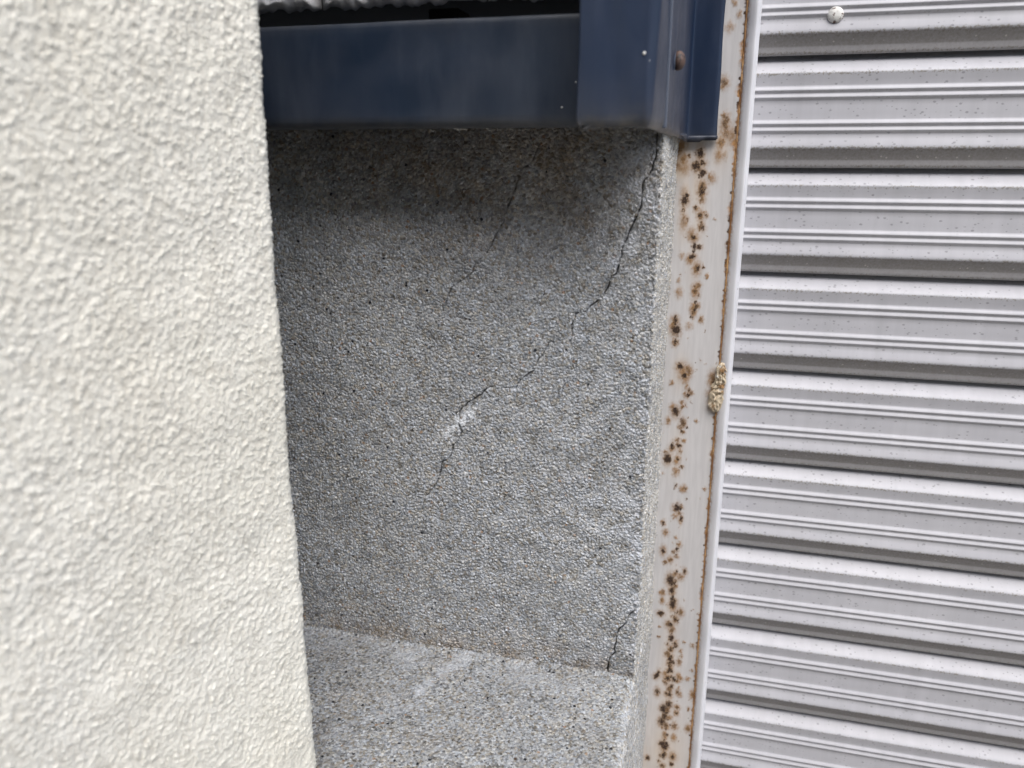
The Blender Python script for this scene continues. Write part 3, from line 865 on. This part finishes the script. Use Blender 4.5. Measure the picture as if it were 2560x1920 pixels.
# ------------------------------------------------------------------ shutter
def build_shutter():
    root = empty('roller_shutter', (0.6, YG, GROUND))
    tag(root, 'dusty light grey metal roller shutter made of ribbed horizontal slats', 'shutter')
    # profile of one slat: (drop below the gap line in mm, how far it stands out in mm)
    pr = [(-9.0, -9.5), (-3.0, -8.0), (-0.5, -6.2), (1.5, -3.4), (4.0, -.1), (6.5, 3.0), (8.8, 5.5), (10.5, 7.1), (11.3, 7.45),
          (12.0, 7.35), (15.0, 6.7), (19.0, 6.0), (19.8, 5.95), (20.7, 6.5), (21.9, 7.5), (22.4, 7.55), (22.9, 7.3), (24.0, 6.2), (24.4, 6.1), (25.3, 6.6), (26.6, 7.5), (27.1, 7.55), (27.6, 7.3), (28.8, 6.1), (29.3, 6.0),
          (33.0, 6.15), (38.0, 6.1), (41.4, 5.95), (42.0, 6.0), (42.9, 6.55), (44.1, 7.5), (44.6, 7.55), (45.1, 7.3), (46.2, 6.2), (46.6, 6.1), (47.5, 6.6), (48.7, 7.5), (49.2, 7.55), (49.7, 7.3), (51.0, 6.1), (51.6, 6.05),
          (55.0, 6.9), (58.5, 7.9), (60.0, 8.15), (60.9, 8.0), (61.8, 7.3), (65.0, 5.4), (68.4, 3.6), (69.4, 3.3), (71.5, 3.15), (72.9, 2.9), (73.9, 2.3), (74.3, 1.4), (74.1, 0.0), (70.0, -2.0)]
    pr = np.array(pr)
    d, o = pr[:, 0], pr[:, 1]
    xs = np.concatenate([[XR - .012], np.linspace(XR, 0.62, 24), [1.9]])
    def bump(x, c, w): return np.exp(-((x - c) / w) ** 2)
    dirt = 0.60 * bump(d, 11.6, 1.5) + 0.62 * bump(d, 61.0, 1.9) + 0.62 * bump(d, 73.2, 1.4) + 0.40 * (bump(d, 23.2, .9) + bump(d, 27.9, .9) + bump(d, 45.4, .9) + bump(d, 50.2, 1.0)) + 0.12 * bump(d, 2.0, 2.5)
    dust_shade = np.where((d > 61.3) & (d < 69), 1.0, 0.0) + np.where((d >= 69), 0.7, 0.0) + 0.14 * bump(d, 24.0, .9) + .14 * bump(d, 28.8, .9) + .14 * bump(d, 46.2, .9) + .14 * bump(d, 51.0, .9)  # dust mixed with painted shade on the downward-facing fold
    spot = np.where((d > 19.3) & (d < 29), .15, 1.0); spot = np.where((d > 41.8) & (d < 51), .15, spot); spot = np.where(d > 61, .2, spot)
    P = np.zeros((len(xs), len(pr), 3))
    P[..., 0] = xs[:, None] - 0.6
    P[..., 1] = -(o[None] * 1e-3) + 0.0031
    P[..., 2] = -d[None] * 1e-3
    rep = lambda a: np.repeat(a[None], len(xs), 0)
    mesh = None
    slats = {}
    for k in range(-26, 11):
        zt = Z0 - k * PITCH_S
        if zt - 0.075 < GROUND + 0.01 : continue
        if mesh is None:
            so = grid('slat', P, SLAT, root, dict(dirt=rep(dirt), dust_shade=rep(dust_shade), spot=rep(spot)), flip=True)
            mesh = so.data
        else:
            so = link(bpy.data.objects.new('slat', mesh), root)
        so.location = (0, random.uniform(-.0004, .0004), zt - GROUND)
        so.rotation_euler = (random.uniform(-.006, .006), random.uniform(-.0006, .0006), 0)
        slats[k] = so
    # bottom bar on the ground
    zb = Z0 - 10 * PITCH_S
    lowest = min(Z0 - k * PITCH_S for k in slats) - PITCH_S
    bm = bmesh.new(); box(bm, XR - .012 - .6, 1.3, -.012, .012, 0.0, lowest - GROUND - .002)
    bm_obj('bottom_bar', bm, SHEET, root, bevel=.003)
    # painted screw on one slat
    p = on_y(2090, 37, YG - .006)
    sl = slats[-1]
    sc = dome('screw', .0052, .0026, mat_screw((0.72, 0.71, 0.67), (0.10, 0.055, 0.04)), sl)
    sc.rotation_euler = (math.pi / 2, 0, 0)
    zt = Z0 + PITCH_S
    sc.location = (p[0] - .6, -.0040, p[2] - zt)
    sc['label'] = 'white painted screw head with a rust chip'
    # unseen box added over the shutter for its effect on the light
    bm = bmesh.new(); box(bm, -.003 - .6, 1.3, -.012, .25, 2.36 - GROUND, 2.62 - GROUND)
    bm_obj('added_header', bm, SHEET, root, bevel=.004)
    bm = bmesh.new(); box(bm, -.6, 1.3, .03, .05, 0, 2.36 - GROUND)
    bm_obj('light_stop_board', bm, DARK, root)  # added dark board that keeps sky light out of the slat gaps


def dome(name, r, hgt, mat, parent, slot=False):
    bm = bmesh.new()
    rings = [(0, hgt), (.35, hgt * .95), (.65, hgt * .78), (.88, hgt * .48), (1.0, hgt * .12), (1.0, -hgt * .35), (.8, -hgt * .5)]
    prev = None
    N = 28
    for q, (rr, zz) in enumerate(rings):
        if rr == 0:
            prev = [bm.verts.new((0, 0, zz))]; continue
        cur = [bm.verts.new((r * rr * math.cos(2 * math.pi * i / N) * (1 + .015 * math.sin(3 * i)), r * rr * math.sin(2 * math.pi * i / N), zz + (random.uniform(-.05, .05) * hgt if q < 4 else 0))) for i in range(N)]
        for i in range(N):
            if len(prev) == 1: bm.faces.new([prev[0], cur[i], cur[(i + 1) % N]])
            else: bm.faces.new([prev[i], cur[i], cur[(i + 1) % N], prev[(i + 1) % N]])
        prev = cur
    bm.faces.new(prev)
    return bm_obj(name, bm, mat, parent, smooth=True)


build_shutter()


# ------------------------------------------------------------------ navy flashing and corner trim
def sheet_path(name, pts, zrows, mat, parent, hem_in, hem_attr, inv, closed_back=0.0):
    """pts: list of (x, y, nx, ny) in plan; zrows: list of (z, inward offset, hem weight)"""
    pts = np.array(pts); zr = np.array(zrows)
    P = np.zeros((len(zr), len(pts), 3))
    P[..., 0] = pts[None, :, 0] - pts[None, :, 2] * zr[:, 1:2]
    P[..., 1] = pts[None, :, 1] - pts[None, :, 3] * zr[:, 1:2]
    P[..., 2] = zr[:, 0:1]
    o = grid(name, P, mat, parent, dict(hem=np.repeat(zr[:, 2:3], len(pts), 1)))
    o.matrix_parent_inverse = inv
    md = o.modifiers.new('thickness', 'SOLIDIFY'); md.thickness = 0.0011; md.offset = -1
    return o


def build_flashing():
    root = empty('base_flashing', (-.3, YB, ZBB))
    tag(root, 'dark navy horizontal metal flashing above the mortar wall', 'flashing')
    inv = Matrix.Translation((.3, -YB, -ZBB))
    xs = np.concatenate([np.linspace(-1.5, -.36, 6), np.linspace(-.33, XPL + .006, 46)])
    # section from the hem under the edge, up the face, over the top
    sec = [(YB + .030, ZBB + .001, .9), (YB + .012, ZBB - .0022, .9), (YB + .006, ZBB - .0026, 1.0), (YB + .003, ZBB - .0022, 1.0), (YB + .001, ZBB - .0006, .8), (YB, ZBB + .0012, .45), (YB, ZBB + .004, .12)]
    sec += [(YB, z, 0) for z in np.linspace(ZBB + .008, ZBT - .006, 9)]
    sec += [(YB, ZBT - .0030, .15), (YB + .0003, ZBT - .0012, .5), (YB + .0012, ZBT - .0003, .6), (YB + .003, ZBT, .4), (YB + .030, ZBT + .001, .2)]
    sec = np.array(sec)
    P = np.zeros((len(sec), len(xs), 3))
    wob = 0.0005 * fnoise((len(sec), len(xs)), .006, .12, .6)
    P[..., 0] = xs[None]; P[..., 1] = sec[:, 0:1] + wob * (sec[:, 0:1] < YB + .004); P[..., 2] = sec[:, 1:2]
    o = grid('face_sheet', P, BEAM, root, dict(hem=np.repeat(sec[:, 2:3] * .45, len(xs), 1))); o.matrix_parent_inverse = inv
    md = o.modifiers.new('thickness', 'SOLIDIFY'); md.thickness = .001; md.offset = -1
    # dark strip painting in the shaded recess where the sheet meets the trim
    bm = bmesh.new(); box(bm, XPL - .0045, XPL + .005, YB - .0012, YB + .004, ZBB + .001, ZBT - .002)
    o = bm_obj('end_shade', bm, DARKNAVY, root, bevel=.0004); o.matrix_parent_inverse = inv


DARKNAVY = mat_navy('navy_dark', (0.012, 0.014, 0.020), 0.5, 0.05, 0.05)
build_flashing()


def build_trim():
    root = empty('corner_trim', (XPR, YP, ZBB))
    tag(root, 'navy metal corner trim wrapping the wall edge, overlapping the rusted jamb', 'corner trim')
    inv = Matrix.Translation((-XPR, -YP, -ZBB))
    pts = []

    def seg(a, b, n, nx, ny):
        for i in range(n): pts.append((a[0] + (b[0] - a[0]) * i / n, a[1] + (b[1] - a[1]) * i / n, nx, ny))

    def arc(c, r, a0, a1, n):
        for i in range(n):
            a = a0 + (a1 - a0) * i / n
            pts.append((c[0] + r * math.cos(a), c[1] + r * math.sin(a), math.cos(a), math.sin(a)))
    r1, r2 = .0022, .0050
    seg((XPL, YB + .004), (XPL, YP + r1), 4, -1, 0)
    arc((XPL + r1, YP + r1), r1, math.pi, math.pi * 1.5, 7)
    seg((XPL + r1, YP), (XPR - r2, YP), 14, 0, -1)
    dx, dy = XD1 - XPR, YD - YP
    L = math.hypot(dx, dy)
    n_ = (dy / L, -dx / L)
    arc((XPR - r2, YP + r2), r2, math.pi * 1.5, math.pi * 2, 10)
    seg((XPR, YP + r2), (XD1, YD - .002), 60, *n_)
    # inside bend, then the flange lying in front of the jamb
    pts.append((XD1 + .0003, YD - .0008, .7, -.7))
    pts.append((XD1 + .0012, YD - .0001, .2, -.98))
    seg((XD1 + .0024, YD), (XD2 - .0008, YD), 8, 0, -1)
    pts.append((XD2, YD + .0003, .5, -.86))
    pts.append((XD2 + .0002, YD + .0035, 1, 0))
    zb = ZBB - .0040
    rows = [(zb + .0030, .0085, .9), (zb + .0008, .0060, 1.0), (zb - .0002, .0040, 1.0), (zb, .0022, 1.0), (zb + .0012, .0008, .9), (zb + .0032, .0001, .55), (zb + .006, 0, .2), (zb + .012, 0, .08), (zb + .02, 0, .03)]
    rows += [(z, 0, 0) for z in np.linspace(zb + .03, .52, 14)] + [(2.6, 0, 0)]
    # the flange and the deep end of the return are cut square: no hem there
    P = np.array(pts); zr = np.array(rows)
    G = np.zeros((len(zr), len(P), 3))
    k = np.clip((0.10 - P[:, 1]) / .10, 0, 1)[None]           # hem fades with depth
    wob = .0004 * fnoise((len(zr), len(P)), .005, .08, .6)
    G[..., 0] = P[None, :, 0] - P[None, :, 2] * (zr[:, 1:2] * k - wob)
    G[..., 1] = P[None, :, 1] - P[None, :, 3] * (zr[:, 1:2] * k - wob)
    G[..., 2] = zr[:, 0:1]
    hem = np.repeat(zr[:, 2:3], len(P), 1) * (.35 + .65 * k)
    o = grid('trim_sheet', G, POST, root, dict(hem=hem)); o.matrix_parent_inverse = inv
    md = o.modifiers.new('thickness', 'SOLIDIFY'); md.thickness = .0012; md.offset = -1
    # lapped seam standing up on the return, and the rusty screw beside it
    def onret(px, py):
        # intersect with the return plane
        p0 = np.array([XPR, YP, 0]); nn = np.array([n_[0], n_[1], 0]); d_ = ray(px, py)
        return CAM + d_ * (((p0 - CAM) @ nn) / (d_ @ nn))
    s0 = onret(1672, 60)
    bm = bmesh.new()
    yy = s0[1]; xx = XPR + (yy - YP) / dy * dx
    box(bm, xx - .001, xx + .0016, yy - .0022, yy + .0010, zb + .0012, 2.59)
    o = bm_obj('lap_seam', bm, POST_L, root, bevel=.0006); o.matrix_parent_inverse = inv
    s1 = onret(1688, 152)
    sc = dome('screw', .0050, .0034, mat_screw((0.12, 0.075, 0.06), (0.03, 0.022, 0.02)), root)
    sc.matrix_parent_inverse = inv
    sc.rotation_euler = (0, math.pi / 2, 0)
    sc.location = (XPR + (s1[1] - YP) / dy * dx + .0020, s1[1], s1[2])
    sc['label'] = 'rusty brown screw head seen edge-on'
    wsh = dome('washer', .0057, .0010, POST_L, sc)
    wsh.location = (0, 0, -.0022)
    # flecks of pale paint
    for px, py, r in ((1611, 133, .0007), (1405, 268, .0004), (1440, 205, .0005)):
        y_ = YP if px > 1446 else YB
        p = on_y(px, py, y_)
        f = dome('paint_fleck', r, r * .6, FLECK, root); f.matrix_parent_inverse = inv
        f.rotation_euler = (math.pi / 2, 0, 0); f.location = (p[0], y_ - .0002, p[2])


def build_web():
    """a few dusty threads under the trim"""
    curves = []
    WEB = mat_plain('cobweb', (0.28, 0.27, 0.24), 0.9, .2, 300)
    zb = ZBB - .004
    V, Q = [], []
    def strand(a, b, sag, rad=.00016, n=10):
        a, b = np.array(a), np.array(b)
        base = len(V)
        for i in range(n + 1):
            t = i / n
            p = a + (b - a) * t + np.array([0, 0, -sag * 4 * t * (1 - t)]) + rng.standard_normal(3) * .00012
            for k in range(4):
                an = k * math.pi / 2
                V.append(p + rad * np.array([math.cos(an), math.sin(an) * .5, math.sin(an)]))
        for i in range(n):
            for k in range(4):
                Q.append((base + i * 4 + k, base + i * 4 + (k + 1) % 4, base + i * 4 + 4 + (k + 1) % 4, base + i * 4 + 4 + k))
    for i in range(7):
        strand((.0035 + random.uniform(0, .003), random.uniform(.02, .10), zb - .0003), (.0008, random.uniform(.03, .12), zb - random.uniform(.006, .016)), random.uniform(0, .002))
    for i in range(4):
        x = random.uniform(XPL, XPL + .03)
        strand((x, YP + .006, zb - .0004), (x + random.uniform(-.012, .012), YP + random.uniform(.02, .06), zb - random.uniform(.001, .006)), random.uniform(0, .003))
    for i in range(8):
        x = random.uniform(-.12, XPL)
        strand((x, YB + .002, ZBB - .0026), (x + random.uniform(-.008, .008), YB + .004, ZBB - .0026 - random.uniform(0, .0012)), random.uniform(.0002, .0012), .0001)
    o = mesh_np('cobweb', np.array(V), np.array(Q), WEB)
    tag(o, 'thin dusty cobweb threads hanging under the navy trim', 'cobweb', kind='stuff')


POST_L = mat_navy('navy_lap_paint', (0.09, 0.11, 0.15), 0.3, .2, .2)
FLECK = mat_plain('paint_fleck', (0.7, 0.7, 0.68), 0.7, .1)
build_trim()
build_web()

# ------------------------------------------------------------------ cladding above the flashing
def build_cladding():
    root = empty('stone_cladding', (-.5, YB, .41))
    tag(root, 'rough grey stone cladding at the very top, above the dark gap', 'cladding')
    inv = Matrix.Translation((.5, -YB, -.41))
    yc = YB + .004
    p = on_y(960, 9, yc)
    zb = p[2]
    x0, x1 = -.40, XPL + .004
    # rough-faced blocks in one visible course, plain panel above
    xs = [-.40, -.175, -.085, x1]
    for i in range(3):
        a, b = xs[i] + .0006, xs[i + 1] - .0006
        st = .0012
        nx = int((b - a) / st); nz = int(.085 / st)
        X, Z = np.meshgrid(np.linspace(a, b, nx), np.linspace(zb, zb + .085, nz))
        h = .0010 * fnoise(X.shape, st, .025, .6) + .0003 * fnoise(X.shape, st, .006, .5)
        e = np.minimum(np.minimum((X - a), (b - X)) / .003, np.clip((Z - zb) / .002, 0, 1)).clip(0, 1)
        Y = yc - h * e + .006 * (1 - e)
        Zq = Z + .0008 * fnoise(X.shape, st, .012, .6) * (Z < zb + .004)
        P = np.stack([X, Y, Zq], -1)
        # close the bottom
        bot = P[:1].copy(); bot[..., 1] = yc + .0068; bot[..., 2] = zb + .001
        b2 = bot.copy(); b2[..., 2] = zb + .03
        o = grid('stone', np.concatenate([b2, bot, P]), STONE, root); o.matrix_parent_inverse = inv
    bm = bmesh.new()
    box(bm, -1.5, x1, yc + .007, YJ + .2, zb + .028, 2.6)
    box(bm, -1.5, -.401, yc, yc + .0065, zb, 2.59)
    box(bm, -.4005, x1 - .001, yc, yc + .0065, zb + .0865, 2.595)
    o = bm_obj('backing_panel', bm, BACK_SHADE, root); o.matrix_parent_inverse = inv
    bm = bmesh.new(); box(bm, -.125, -.108, YB + .034, -.002, ZBT - .001, zb + .002)
    o = bm_obj('bracket', bm, DARK, root, bevel=.001); o.matrix_parent_inverse = inv
    # the blind end between cladding and the corner trim
    bm = bmesh.new(); box(bm, x1 + .0004, XPR - .006, YB + .03, YJ + .19, .3725, 2.598)
    o = bm_obj('corner_post', bm, DARK, root); o.matrix_parent_inverse = inv


BACK_SHADE = mat_plain('backing_shade', (0.03, 0.03, 0.03), 0.95, .2, 40)  # near-black colour puts the shade of the gap into the backing
build_cladding()


# ------------------------------------------------------------------ unseen house added across the lane to close off low sky behind the viewer
def build_sky_block():
    root = empty('sky_block_house', (0, -5.2, GROUND))
    tag(root, 'plain brown house added behind the viewer to block the low sky', 'house')
    WALL = mat_plain('brown_siding', (0.20, 0.17, 0.14), .85, .15, 12)
    bm = bmesh.new(); box(bm, -7, 7, -6, 0, 0, 4.6)
    bm_obj('wall', bm, WALL, root)
    bm = bmesh.new()
    v = [bm.verts.new(p) for p in ((-7.4, .5, 4.55), (7.4, .5, 4.55), (7.4, -3, 6.3), (-7.4, -3, 6.3), (7.4, -6.5, 4.55), (-7.4, -6.5, 4.55))]
    bm.faces.new(v[:4]); bm.faces.new([v[3], v[2], v[4], v[5]]); bm.faces.new([v[0], v[3], v[5]]); bm.faces.new([v[1], v[4], v[2]]); bm.faces.new([v[0], v[5], v[4], v[1]])
    bm_obj('roof', bm, DARK, root)
    for x in (-5, -2, 1.5, 4.5):
        for z in (.9, 3.0):
            bm = bmesh.new(); box(bm, x, x + 1.5, -.02, .04, z, z + 1.1)
            o = bm_obj('window', bm, SHEET, root)
            bm = bmesh.new(); box(bm, x + .06, x + 1.44, .03, .045, z + .06, z + 1.04)
            bm_obj('pane', bm, DARKNAVY, o)


build_sky_block()
